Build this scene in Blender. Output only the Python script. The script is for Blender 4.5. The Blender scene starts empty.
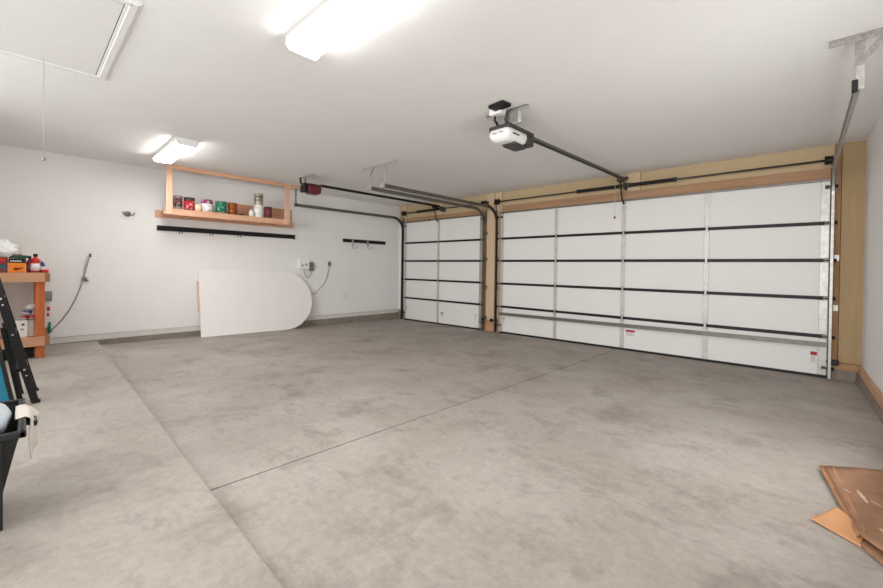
import bpy, bmesh, math, random
from mathutils import Vector, Matrix
random.seed(7)
S = bpy.context.scene
COL = S.collection
PI = math.pi
V = Vector

# ------------------------------------------------------------------ materials
def lin(c):
    c = c / 255.0
    return c / 12.92 if c <= 0.04045 else ((c + 0.055) / 1.055) ** 2.4
def rgb(r, g, b):
    return (lin(r), lin(g), lin(b), 1.0)

class NT:
    def __init__(s, name):
        s.m = bpy.data.materials.new(name); s.m.use_nodes = True
        s.t = s.m.node_tree; s.n = s.t.nodes; s.l = s.t.links
        s.b = s.n['Principled BSDF']
    def new(s, typ, **kw):
        x = s.n.new(typ)
        for k, v in kw.items():
            setattr(x, k, v)
        return x
    def link(s, a, b): s.l.new(a, b)

def mat(name, col, rough=.6, metal=0., var=.06, vscale=6., bump=0., bscale=80., stretch=None, spec=.4, alpha=1., trans=0., coord='Object'):
    """plain surface: colour with a little noise variation and optional bump"""
    t = NT(name)
    tc = t.new('ShaderNodeTexCoord')
    mp = t.new('ShaderNodeMapping')
    if stretch: mp.inputs['Scale'].default_value = stretch
    t.link(tc.outputs[coord], mp.inputs['Vector'])
    no = t.new('ShaderNodeTexNoise'); no.inputs['Scale'].default_value = vscale; no.inputs['Detail'].default_value = 4
    t.link(mp.outputs[0], no.inputs['Vector'])
    rp = t.new('ShaderNodeValToRGB')
    lo = tuple(max(0, c * (1 - var)) for c in col[:3]) + (1,)
    hi = tuple(min(1, c * (1 + var)) for c in col[:3]) + (1,)
    rp.color_ramp.elements[0].position = .3; rp.color_ramp.elements[0].color = lo
    rp.color_ramp.elements[1].position = .7; rp.color_ramp.elements[1].color = hi
    t.link(no.outputs['Fac'], rp.inputs['Fac'])
    t.link(rp.outputs['Color'], t.b.inputs['Base Color'])
    t.b.inputs['Roughness'].default_value = rough
    t.b.inputs['Metallic'].default_value = metal
    t.b.inputs['Specular IOR Level'].default_value = spec
    t.b.inputs['Transmission Weight'].default_value = trans
    t.b.inputs['Alpha'].default_value = alpha
    if bump:
        n2 = t.new('ShaderNodeTexNoise'); n2.inputs['Scale'].default_value = bscale; n2.inputs['Detail'].default_value = 3
        t.link(mp.outputs[0], n2.inputs['Vector'])
        bp = t.new('ShaderNodeBump'); bp.inputs['Strength'].default_value = bump; bp.inputs['Distance'].default_value = .01
        t.link(n2.outputs['Fac'], bp.inputs['Height']); t.link(bp.outputs[0], t.b.inputs['Normal'])
    return t.m

def wood(name, c0, c1, axis=0, rough=.65, scale=9.):
    st = [1., 1., 1.]
    for i in range(3): st[i] = .07 if i == axis else 1.
    t = NT(name)
    tc = t.new('ShaderNodeTexCoord'); mp = t.new('ShaderNodeMapping'); mp.inputs['Scale'].default_value = st
    t.link(tc.outputs['Object'], mp.inputs['Vector'])
    no = t.new('ShaderNodeTexNoise'); no.inputs['Scale'].default_value = scale; no.inputs['Detail'].default_value = 5; no.inputs['Distortion'].default_value = .6
    t.link(mp.outputs[0], no.inputs['Vector'])
    wv = t.new('ShaderNodeTexNoise'); wv.inputs['Scale'].default_value = scale * 7; wv.inputs['Detail'].default_value = 3
    t.link(mp.outputs[0], wv.inputs['Vector'])
    mx = t.new('ShaderNodeMath', operation='MULTIPLY_ADD'); mx.inputs[1].default_value = .35
    t.link(wv.outputs['Fac'], mx.inputs[0]); 
    m2 = t.new('ShaderNodeMath', operation='MULTIPLY'); m2.inputs[1].default_value = .65
    t.link(no.outputs['Fac'], m2.inputs[0]); t.link(m2.outputs[0], mx.inputs[2])
    rp = t.new('ShaderNodeValToRGB')
    rp.color_ramp.elements[0].position = .33; rp.color_ramp.elements[0].color = c0
    rp.color_ramp.elements[1].position = .67; rp.color_ramp.elements[1].color = c1
    t.link(mx.outputs[0], rp.inputs['Fac']); t.link(rp.outputs[0], t.b.inputs['Base Color'])
    t.b.inputs['Roughness'].default_value = rough
    t.b.inputs['Specular IOR Level'].default_value = .25
    bp = t.new('ShaderNodeBump'); bp.inputs['Strength'].default_value = .12; bp.inputs['Distance'].default_value = .004
    t.link(wv.outputs['Fac'], bp.inputs['Height']); t.link(bp.outputs[0], t.b.inputs['Normal'])
    return t.m

def concrete(name, base, dark, light, door_dark=0.):
    t = NT(name)
    tc = t.new('ShaderNodeTexCoord')
    def noise(scale, detail=5, rough=.55, dist=0., st=None):
        n = t.new('ShaderNodeTexNoise'); n.inputs['Scale'].default_value = scale
        n.inputs['Detail'].default_value = detail; n.inputs['Roughness'].default_value = rough; n.inputs['Distortion'].default_value = dist
        if st:
            mp = t.new('ShaderNodeMapping'); mp.inputs['Scale'].default_value = st
            t.link(tc.outputs['Object'], mp.inputs[0]); t.link(mp.outputs[0], n.inputs['Vector'])
        else:
            t.link(tc.outputs['Object'], n.inputs['Vector'])
        return n.outputs['Fac']
    def ramp(f, p0, p1, c0=(0, 0, 0, 1), c1=(1, 1, 1, 1)):
        r = t.new('ShaderNodeValToRGB'); r.color_ramp.elements[0].position = p0; r.color_ramp.elements[1].position = p1
        r.color_ramp.elements[0].color = c0; r.color_ramp.elements[1].color = c1
        t.link(f, r.inputs['Fac']); return r.outputs['Color']
    def mix(a, b, f, bt='MIX'):
        m = t.new('ShaderNodeMix'); m.data_type = 'RGBA'; m.blend_type = bt
        if isinstance(f, float): m.inputs['Factor'].default_value = f
        else: t.link(f, m.inputs['Factor'])
        for k, x in (('A', a), ('B', b)):
            sock = [i for i in m.inputs if i.name == k and i.type == 'RGBA'][0]
            if isinstance(x, tuple): sock.default_value = x
            else: t.link(x, sock)
        return [o for o in m.outputs if o.type == 'RGBA'][0]
    c = mix(base, light, ramp(noise(1.3, 6, .62, .2), .42, .64))
    c = mix(c, dark, ramp(noise(1.7, 9, .70, .25, (1., .8, 1.)), .52, .72))
    c = mix(c, dark, ramp(noise(5.5, 8, .74, .15, (.55, 1., 1.)), .53, .76))
    fine = ramp(noise(22, 9, .8), .30, .72, (.82, .815, .81, 1), (1.10, 1.10, 1.10, 1))
    c = mix(c, fine, 1.0, 'MULTIPLY')
    c = mix(c, light, ramp(noise(24., 6, .7, .1, (.6, 1., 1.)), .63, .76))
    c = mix(c, dark, ramp(noise(95, 4, .7), .62, .74))
    if door_dark:   # patchy darker tone, growing stronger towards the doors
        sx = t.new('ShaderNodeSeparateXYZ'); t.link(tc.outputs['Object'], sx.inputs[0])
        mr = t.new('ShaderNodeMapRange'); mr.inputs['From Min'].default_value = -4.6; mr.inputs['From Max'].default_value = -.2
        t.link(sx.outputs['Y'], mr.inputs['Value'])
        g = ramp(noise(.9, 6, .65, 1.0), .30, .62)
        ml = t.new('ShaderNodeMath', operation='MULTIPLY'); t.link(mr.outputs[0], ml.inputs[0]); t.link(g, ml.inputs[1])
        m3 = t.new('ShaderNodeMath', operation='MULTIPLY'); m3.inputs[1].default_value = door_dark; t.link(ml.outputs[0], m3.inputs[0])
        c = mix(c, rgb(104, 97, 88), m3.outputs[0])
    t.link(c, t.b.inputs['Base Color'])
    t.b.inputs['Roughness'].default_value = .62
    t.b.inputs['Specular IOR Level'].default_value = .25
    bp = t.new('ShaderNodeBump'); bp.inputs['Strength'].default_value = .10; bp.inputs['Distance'].default_value = .004
    t.link(noise(60, 5, .6), bp.inputs['Height']); t.link(bp.outputs[0], t.b.inputs['Normal'])
    return t.m

def emit(name, col, strength):
    t = NT(name); t.n.remove(t.b)
    e = t.new('ShaderNodeEmission'); e.inputs['Color'].default_value = col; e.inputs['Strength'].default_value = strength
    t.link(e.outputs[0], t.n['Material Output'].inputs['Surface']); return t.m

M = {}
M['wall'] = mat('painted_drywall', rgb(238, 237, 235), .75, var=.012, vscale=2., bump=.05, bscale=120., spec=.2)
M['ceil'] = mat('textured_ceiling_paint', rgb(240, 239, 237), .8, var=.01, vscale=3., bump=.24, bscale=85., spec=.15)
M['plate_white'] = mat('white_painted_plate', rgb(216, 213, 208), .6, var=.04)
M['floor'] = concrete('garage_concrete', rgb(172, 163, 155), rgb(143, 134, 125), rgb(183, 176, 168), .2)
M['slab'] = concrete('raised_concrete', rgb(170, 162, 153), rgb(149, 140, 131), rgb(180, 173, 165))
M['curb'] = mat('stem_wall_concrete', rgb(138, 128, 117), .85, var=.18, vscale=5., bump=.3, bscale=60.)
M['ply'] = wood('tan_sheathing', rgb(190, 166, 130), rgb(201, 179, 146), 0, scale=3.)
M['ply_v'] = wood('tan_sheathing_vertical', rgb(206, 180, 148), rgb(218, 195, 165), 2, scale=3.)
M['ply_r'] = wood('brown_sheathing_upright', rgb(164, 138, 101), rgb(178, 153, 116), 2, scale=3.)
M['lumber'] = wood('orange_lumber', rgb(158, 122, 92), rgb(186, 150, 118), 0)
M['lumber_v'] = wood('orange_lumber_upright', rgb(140, 104, 70), rgb(168, 132, 96), 2)
M['lumber_y'] = wood('orange_lumber_plate', rgb(184, 144, 116), rgb(208, 172, 144), 1)
M['red_lumber'] = wood('redwood_stained_block', rgb(168, 122, 92), rgb(202, 160, 128), 0)
M['shelf_x'] = wood('fir_board_x', rgb(204, 152, 120), rgb(222, 178, 148), 0)
M['shelf_y'] = wood('fir_board_y', rgb(206, 154, 122), rgb(224, 180, 150), 1)
M['shelf_z'] = wood('fir_board_z', rgb(214, 170, 142), rgb(230, 192, 166), 2)
M['bench_y'] = wood('bench_board_y', rgb(190, 138, 104), rgb(212, 164, 130), 1)
M['bench_z'] = wood('bench_post', rgb(180, 94, 52), rgb(204, 118, 72), 2)
M['endgrain'] = wood('end_grain', rgb(140, 94, 66), rgb(168, 118, 88), 2, scale=20.)
M['door'] = mat('white_door_skin', rgb(229, 228, 225), .5, var=.012, vscale=2., bump=.04, bscale=200., spec=.3)
M['black'] = mat('black_steel', rgb(25, 24, 23), .5, var=.1, spec=.3)
M['dark'] = mat('dark_grey_plastic', rgb(62, 61, 59), .5, var=.06)
M['rail'] = mat('dark_steel_rail', rgb(112, 106, 98), .42, .5, var=.12, vscale=14)
M['galv'] = mat('galvanised_steel', rgb(176, 173, 168), .42, .55, var=.16, vscale=22.)
M['galv_d'] = mat('dull_galvanised_steel', rgb(122, 118, 112), .45, .6, var=.14, vscale=18.)
M['galv_k'] = mat('grimy_galvanised_steel', rgb(84, 80, 72), .5, .55, var=.18, vscale=15.)
M['galv_l'] = mat('bright_galvanised_steel', rgb(196, 194, 189), .42, .3, var=.1, vscale=20.)
M['cord'] = mat('pale_cord', rgb(176, 172, 166), .7)
M['hose'] = mat('grey_rubber_hose', rgb(150, 147, 142), .5, var=.1)
M['galv_m'] = mat('weathered_galvanised_steel', rgb(150, 146, 142), .5, .3, var=.16, vscale=25.)
M['chrome'] = mat('bright_steel', rgb(190, 188, 184), .25, .9, var=.03)
M['white'] = mat('white_plastic', rgb(236, 235, 231), .45, var=.02)
M['enamel'] = mat('white_enamel', rgb(232, 231, 228), .4, var=.015)
M['offwhite'] = mat('offwhite_laminate', rgb(243, 241, 238), .5, var=.01, spec=.3)
M['burg'] = mat('burgundy_plastic', rgb(98, 34, 42), .4, var=.06)
M['lens'] = emit('lit_lamp_lens', (1, .985, .96, 1), 28.)
M['red'] = mat('red_plastic', rgb(196, 38, 36), .45)
M['dred'] = mat('dark_red_plastic', rgb(132, 30, 30), .45)
M['label_red'] = mat('red_print', rgb(176, 48, 58), .6)
M['print'] = mat('grey_print', rgb(150, 142, 142), .7)
M['paper'] = mat('white_paper', rgb(234, 230, 228), .7, var=.02)
M['orange'] = mat('orange_card', rgb(240, 138, 22), .55)
M['teal'] = mat('teal_fabric', rgb(22, 104, 128), .7, bump=.1)
M['blue'] = mat('blue_print', rgb(52, 72, 128), .5)
M['green'] = mat('green_print', rgb(20, 120, 84), .5)
M['dgreen'] = mat('dark_green_plastic', rgb(24, 78, 56), .5)
M['magenta'] = mat('magenta_print', rgb(150, 28, 96), .5)
M['cream'] = mat('cream_plastic', rgb(226, 212, 178), .5)
M['copper'] = mat('amber_metal', rgb(150, 84, 38), .4, .4)
M['maroon'] = mat('maroon_print', rgb(112, 58, 56), .5)
M['plum'] = mat('plum_print', rgb(120, 48, 62), .5)
M['gold'] = mat('pale_gold_metal', rgb(176, 166, 140), .35, .6)
M['tin'] = mat('tin_plate', rgb(160, 156, 150), .35, .7)
M['cardtop'] = mat('brown_cardboard', rgb(150, 112, 86), .8, var=.2, vscale=9., bump=.15, bscale=30.)
M['cardedge'] = mat('light_cardboard', rgb(178, 128, 90), .8, var=.1, vscale=9.)
M['cardor'] = mat('orange_cardboard', rgb(206, 152, 108), .8, var=.06, vscale=9.)
M['scuff'] = mat('torn_paper_scuff', rgb(206, 184, 160), .85)
M['bag'] = mat('white_plastic_film', rgb(238, 238, 238), .35, var=.05, vscale=12.)
M['bagblue'] = mat('pale_blue_white_plastic', rgb(206, 216, 224), .35, var=.04)
M['tote'] = mat('black_plastic_tub', rgb(30, 31, 31), .42, var=.08)
M['cloth'] = mat('white_printed_cloth', rgb(222, 216, 206), .85, var=.05, vscale=30., bump=.2)
M['greybox'] = mat('grey_metal_box', rgb(140, 140, 138), .5, .2)
M['greycard'] = mat('grey_carton', rgb(196, 192, 186), .7, var=.04)
M['clear'] = mat('pale_grey_plastic', rgb(176, 172, 168), .6)

def printed(name, c0, c1, p=.52, scale=26.):
    t = NT(name); tc = t.new('ShaderNodeTexCoord')
    n = t.new('ShaderNodeTexNoise'); n.inputs['Scale'].default_value = scale; n.inputs['Detail'].default_value = 2; t.link(tc.outputs['Object'], n.inputs['Vector'])
    r = t.new('ShaderNodeValToRGB'); r.color_ramp.elements[0].position = p - .02; r.color_ramp.elements[1].position = p + .02
    r.color_ramp.elements[0].color = c0; r.color_ramp.elements[1].color = c1
    t.link(n.outputs['Fac'], r.inputs['Fac']); t.link(r.outputs[0], t.b.inputs['Base Color']); t.b.inputs['Roughness'].default_value = .5
    return t.m
M['p_maroon'] = printed('maroon_grey_print', rgb(96, 50, 50), rgb(166, 156, 152), .54)
M['p_red'] = printed('red_white_print', rgb(188, 34, 44), rgb(226, 200, 200), .60)
M['p_green'] = printed('green_white_print', rgb(16, 116, 84), rgb(166, 206, 190), .62)
M['p_mag'] = printed('magenta_grey_print', rgb(146, 28, 96), rgb(160, 150, 156), .52, 16.)
M['p_white'] = printed('white_grey_print', rgb(236, 232, 230), rgb(170, 164, 166), .60)
M['p_plum'] = printed('plum_print_marks', rgb(116, 46, 60), rgb(180, 150, 150), .63)
M['p_blue'] = printed('blue_white_print', rgb(54, 62, 120), rgb(226, 222, 224), .50, 20.)
M['p_pink'] = printed('red_white_packet_print', rgb(186, 44, 54), rgb(230, 222, 222), .55, 20.)
M['p_bottle'] = printed('bottle_label_print', rgb(234, 228, 226), rgb(120, 100, 120), .58, 40.)

# ------------------------------------------------------------------ mesh building
class MB:
    def __init__(s): s.bm = bmesh.new()
    def box(s, a, b, bev=0., seg=2):
        a = V(a); b = V(b); c = (a + b) / 2; d = b - a
        r = bmesh.ops.create_cube(s.bm, size=1., matrix=Matrix.Translation(c) @ Matrix.Diagonal((abs(d.x), abs(d.y), abs(d.z), 1)))
        if bev:
            es = list({e for v in r['verts'] for e in v.link_edges})
            bmesh.ops.bevel(s.bm, geom=es, offset=bev, segments=seg, affect='EDGES', profile=.5)
        return s
    def obox(s, c, ax, dims, bev=0.):
        """oriented box: centre, two axis hints (x axis, z hint), full dims"""
        x = V(ax[0]).normalized(); z = V(ax[1]); z = (z - x * z.dot(x)).normalized(); y = z.cross(x)
        m = Matrix((x, y, z)).transposed().to_4x4(); m.translation = V(c)
        r = bmesh.ops.create_cube(s.bm, size=1., matrix=m @ Matrix.Diagonal((dims[0], dims[1], dims[2], 1)))
        if bev:
            es = list({e for v in r['verts'] for e in v.link_edges})
            bmesh.ops.bevel(s.bm, geom=es, offset=bev, segments=2, affect='EDGES', profile=.5)
        return s
    def bar(s, p0, p1, w, h, up=(0, 0, 1), bev=0.):
        p0 = V(p0); p1 = V(p1)
        return s.obox((p0 + p1) / 2, (p1 - p0, up), ((p1 - p0).length, w, h), bev)
    def tube(s, pts, r, seg=8, cap=True):
        pts = [V(p) for p in pts]; rs = r if isinstance(r, (list, tuple)) else [r] * len(pts)
        rings = []; prev = None
        for i, p in enumerate(pts):
            if i == 0: t = pts[1] - p
            elif i == len(pts) - 1: t = p - pts[i - 1]
            else: t = (pts[i + 1] - p).normalized() + (p - pts[i - 1]).normalized()
            t.normalize()
            if prev is None:
                n = t.orthogonal().normalized()
            else:
                n = prev - t * prev.dot(t); n = n.normalized() if n.length > 1e-6 else t.orthogonal().normalized()
            prev = n; b = t.cross(n)
            rings.append([s.bm.verts.new(p + (n * math.cos(2 * PI * k / seg) + b * math.sin(2 * PI * k / seg)) * rs[i]) for k in range(seg)])
        for a, b in zip(rings, rings[1:]):
            for k in range(seg):
                f = s.bm.faces.new((a[k], a[(k + 1) % seg], b[(k + 1) % seg], b[k])); f.smooth = True
        if cap:
            s.bm.faces.new(list(reversed(rings[0]))); s.bm.faces.new(rings[-1])
        return s
    def cyl(s, p0, p1, r, seg=20, r1=None): return s.tube([p0, p1], [r, r if r1 is None else r1], seg)
    def lathe(s, c, prof, seg=28, axis='z'):
        c = V(c); rings = []
        for (r, h) in prof:
            ring = []
            for k in range(seg):
                a = 2 * PI * k / seg
                if axis == 'z': p = V((r * math.cos(a), r * math.sin(a), h))
                elif axis == 'x': p = V((h, r * math.cos(a), r * math.sin(a)))
                else: p = V((r * math.cos(a), h, r * math.sin(a)))
                ring.append(s.bm.verts.new(c + p))
            rings.append(ring)
        for a, b in zip(rings, rings[1:]):
            for k in range(seg):
                f = s.bm.faces.new((a[k], a[(k + 1) % seg], b[(k + 1) % seg], b[k])); f.smooth = True
        for ring in (rings[0], rings[-1]):
            try: s.bm.faces.new(ring)
            except ValueError: pass
        return s
    def prism(s, poly, vec):
        """polygon (3D points) swept along vec"""
        vec = V(vec); a = [s.bm.verts.new(V(p)) for p in poly]; b = [s.bm.verts.new(V(p) + vec) for p in poly]
        n = len(poly)
        s.bm.faces.new(a); s.bm.faces.new(list(reversed(b)))
        for k in range(n): s.bm.faces.new((a[k], b[k], b[(k + 1) % n], a[(k + 1) % n]))
        return s
    def sweep(s, path, prof, side):
        """profile (u along side, w along the path normal) swept along a planar path"""
        path = [V(p) for p in path]; side = V(side).normalized(); rings = []
        for i, p in enumerate(path):
            if i == 0: t = path[1] - p
            elif i == len(path) - 1: t = p - path[i - 1]
            else: t = (path[i + 1] - p).normalized() + (p - path[i - 1]).normalized()
            t.normalize(); n = side.cross(t).normalized()
            rings.append([s.bm.verts.new(p + side * u + n * w) for u, w in prof])
        m = len(prof)
        for a, b in zip(rings, rings[1:]):
            for k in range(m): s.bm.faces.new((a[k], a[(k + 1) % m], b[(k + 1) % m], b[k]))
        s.bm.faces.new(list(reversed(rings[0]))); s.bm.faces.new(rings[-1])
        return s
    def perf(s, p0, d, w, length, width, n, thick=.003):
        """perforated steel strip with n square-ish holes: p0 one edge corner, d along, w across"""
        d = V(d).normalized(); w = V(w).normalized(); nn = d.cross(w).normalized() * thick; p0 = V(p0); L = length / n
        hr = min(L, width) * .2
        for i in range(n):
            o = p0 + d * (L * i); c = o + d * L / 2 + w * width / 2
            for side in (0, 1):
                off = nn * side
                outer = [o, o + d * L / 2, o + d * L, o + d * L + w * width / 2, o + d * L + w * width, o + d * L / 2 + w * width, o + w * width, o + w * width / 2]
                ov = [s.bm.verts.new(q + off) for q in outer]
                iv = [s.bm.verts.new(c + off + d * hr * math.cos(PI * (1.25 + k / 4)) + w * hr * math.sin(PI * (1.25 + k / 4))) for k in range(8)]
                for k in range(8):
                    f = (ov[k], ov[(k + 1) % 8], iv[(k + 1) % 8], iv[k])
                    s.bm.faces.new(f if side else tuple(reversed(f)))
        a = p0; b = p0 + d * length; c = b + w * width; e = p0 + w * width
        for q0, q1 in ((a, b), (b, c), (c, e), (e, a)):
            s.bm.faces.new([s.bm.verts.new(x) for x in (q0, q1, q1 + nn, q0 + nn)])
        return s
    def grid(s, fn, nu, nv, thick=.004):
        vs = [[s.bm.verts.new(V(fn(i / nu, j / nv))) for j in range(nv + 1)] for i in range(nu + 1)]
        bt = [[s.bm.verts.new(v.co - V((0, 0, thick))) for v in row] for row in vs]
        for i in range(nu):
            for j in range(nv):
                f = s.bm.faces.new((vs[i][j], vs[i + 1][j], vs[i + 1][j + 1], vs[i][j + 1])); f.smooth = True
                f = s.bm.faces.new((bt[i][j + 1], bt[i + 1][j + 1], bt[i + 1][j], bt[i][j])); f.smooth = True
        def rim(seq, sb):
            for k in range(len(seq) - 1): s.bm.faces.new((seq[k], sb[k], sb[k + 1], seq[k + 1]))
        rim([r[0] for r in vs], [r[0] for r in bt]); rim([r[-1] for r in vs][::-1], [r[-1] for r in bt][::-1])
        rim(vs[0][::-1], bt[0][::-1]); rim(vs[-1], bt[-1])
        return s
    def blob(s, c, dims, seed=0, amp=.15, sub=3, freq=6., zmin=None):
        from mathutils import noise
        r = bmesh.ops.create_icosphere(s.bm, subdivisions=sub, radius=1.)
        for v in r['verts']:
            d = v.co.copy(); k = 1 + amp * noise.noise(d * freq * .4 + V((seed, seed * 2, 0))) + amp * .5 * noise.noise(d * freq + V((0, seed, 3)))
            v.co = V(c) + V((d.x * dims[0], d.y * dims[1], d.z * dims[2])) * k
            if zmin is not None and v.co.z < zmin: v.co.z = zmin + .002 * abs(d.x)
        for v in r['verts']:
            for f in v.link_faces: f.smooth = True
        return s
    def build(s, name, m, parent=None, kind=None):
        bmesh.ops.recalc_face_normals(s.bm, faces=s.bm.faces[:])
        off = V((0, 0, 0)); p = parent
        while p is not None: off += p.location; p = p.parent
        if parent is None and s.bm.verts:
            lo = V([min(v.co[i] for v in s.bm.verts) for i in range(3)]); hi = V([max(v.co[i] for v in s.bm.verts) for i in range(3)])
            off = V(((lo.x + hi.x) / 2, (lo.y + hi.y) / 2, lo.z)) if kind != 'structure' else V((0, 0, 0))
        bmesh.ops.translate(s.bm, verts=s.bm.verts[:], vec=-off)
        me = bpy.data.meshes.new(name); s.bm.to_mesh(me); s.bm.free()
        me.materials.append(M[m])
        o = bpy.data.objects.new(name, me); COL.objects.link(o)
        if parent is not None: o.parent = parent
        else: o.location = off
        if kind: o['kind'] = kind
        return o

def tag(o, label, cat, group=None):
    o['label'] = label; o['category'] = cat
    if group: o['group'] = group
    return o
def thing(name, label, cat, loc, group=None):
    o = bpy.data.objects.new(name, None); COL.objects.link(o); o.location = loc; o.empty_display_size = .05
    return tag(o, label, cat, group)

# ------------------------------------------------------------------ setting
H = 2.884
YB = -7.62            # back wall
YS = -6.08            # edge of the raised slab
ZS = .105             # raised slab height
def zf(x, y): return -.05 + .0075 * x - .0145 * y      # the floor drains towards the doors
def wx(y): return 8.44 - .046 * y                       # the right wall is not quite square

def ys(x): return -6.043 - .0215 * x     # edge of the raised slab
m = MB()
def slab_piece(a0, b0, a1, b1, dz, th):      # a: x at the slab edge, b: x at the doors
    m.prism([(a0, ys(a0) + .002, zf(a0, ys(a0)) - dz), (a1, ys(a1) + .002, zf(a1, ys(a1)) - dz), (b1, .4, zf(b1, .4) - dz), (b0, .4, zf(b0, .4) - dz)], (0, 0, -th))
J = [(-.05, -.05), (2.906, 2.906), (2.918, 2.918), (5.714, 5.614), (5.728, 5.628), (9.0, 9.0)]
for k in range(5): slab_piece(*J[k], *J[k + 1], .014 if k % 2 else 0, .1 if k % 2 else .15)
m.build('floor', 'floor', kind='structure')
m = MB(); m.prism([(-.05, YB - .1, -.2), (9.2, YB - .1, -.2), (9.2, ys(9.2), -.2), (-.05, ys(-.05), -.2)], (0, 0, ZS + .2))
bmesh.ops.bevel(m.bm, geom=[e for e in m.bm.edges if all(v.co.z > 0 and v.co.y > -6.6 for v in e.verts)], offset=.006, segments=2, affect='EDGES')
m.build('floor_raised', 'slab', kind='structure')

MB().box((-.15, YB - .1, .205), (0, .2, H)).build('wall_left', 'wall', kind='structure')
MB().box((-.12, YB, .115), (-.006, .03, .2)).build('baseboard_left', 'plate_white', kind='structure')
MB().box((-.12, YB, -.2), (.012, .03, .116), .004).build('trim_1', 'curb', kind='structure')
# right wall, a few degrees off square
def rwall(x0, x1, z0, z1, y1=.1):
    return MB().prism([(wx(YB) + x0, YB, z0), (wx(YB) + x1, YB, z0), (wx(y1) + x1, y1, z0), (wx(y1) + x0, y1, z0)], (0, 0, z1 - z0))
rwall(0, .15, .21, H).build('wall_right', 'wall', kind='structure')
rwall(-.035, .1, .13, .212).build('baseboard_right', 'lumber_y', kind='structure')
rwall(-.05, .1, -.2, .13).build('trim_2', 'curb', kind='structure')
MB().box((-.15, YB - .1, H), (9.2, .3, H + .12)).build('ceiling', 'ceil', kind='structure')
MB().box((-.15, YB - .12, -.2), (2.2, YB, H)).build('wall_back', 'wall', kind='structure')

# front wall: tan sheathing panels with open seams
WY = .03
MB().box((0, WY - .02, .2), (.262, WY + .1, 2.43)).build('wall_front_corner', 'wall', kind='structure')
m = MB()
m.box((0, WY, 2.43), (.262, WY + .1, H)).box((0, WY + .012, -.2), (.262, WY + .1, .2))
for x0, x1, z0 in ((.262, 1.36, 2.40), (1.364, 2.87, 2.40), (3.254, 5.70, 2.40), (5.94, 8.17, 2.40), (5.7, 5.94, 2.40)):
    m.box((x0, WY, z0), (x1, WY + .1, H))
m.build('wall_front', 'ply', kind='structure')
m = MB()
m.box((2.854, WY - .004, -.1), (2.93, WY + .1, H)).box((2.934, WY - .004, -.1), (3.19, WY + .1, H)).box((3.194, WY - .004, -.1), (3.236, WY + .1, H)).box((3.236, WY - .004, 2.45), (3.25, WY + .1, H))
m.build('wall_front_piers', 'ply_v', kind='structure')
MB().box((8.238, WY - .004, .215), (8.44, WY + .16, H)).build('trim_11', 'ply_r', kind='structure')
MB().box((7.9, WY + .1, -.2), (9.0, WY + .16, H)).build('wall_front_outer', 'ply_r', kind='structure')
m = MB(); m.box((3.25, WY - .02, 2.452), (8.14, WY + .02, 2.60), .003); m.box((.27, WY - .012, 2.452), (2.8, WY + .02, 2.56), .003)
m.build('trim_3', 'lumber', kind='structure')
m = MB()
for x0, x1 in ((5.735, 5.935),): m.box((x0, WY - .034, 2.60), (x1, WY + .02, H))
m.box((1.38, WY - .03, 2.56), (1.56, WY + .02, H)); m.box((2.88, WY - .03, 2.56), (3.06, WY + .001, H)); m.box((3.08, WY - .03, 2.6), (3.252, WY + .001, H))
m.box((.1, WY - .03, 2.56), (.3, WY + .02, H))
m.build('trim_4', 'ply_v', kind='structure')
m = MB(); m.box((2.79, WY - .02, -.1), (2.85, WY + .1, 2.452)); m.box((3.236, WY - .012, -.1), (3.262, WY + .1, 2.452)); m.box((8.146, WY - .01, -.1), (8.17, WY + .1, 2.452))
m.box((8.174, WY - .028, .13), (8.232, WY + .1, H));
m.build('trim_5', 'lumber_v', kind='structure')
MB().box((8.1435, WY - .05, -.0), (8.152, WY + .02, 2.44)).build('trim_12', 'black', kind='structure')
MB().box((8.17, WY - .05, .13), (8.45, WY + .1, .213), .003).build('trim_6', 'lumber', kind='structure')
MB().box((8.12, WY - .045, -.1), (8.44, WY + .1, .13)).build('trim_7', 'curb', kind='structure')
MB().box((2.876, WY - .03, -.08), (3.192, WY, .2)).build('trim_8', 'red_lumber', kind='structure')
MB().box((.0, WY - .03, .13), (.2, WY + .01, .2)).build('trim_9', 'red_lumber', kind='structure')
MB().box((0.0, WY - .02, -.1), (.2, WY + .01, .13)).build('trim_10', 'curb', kind='structure')

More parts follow.
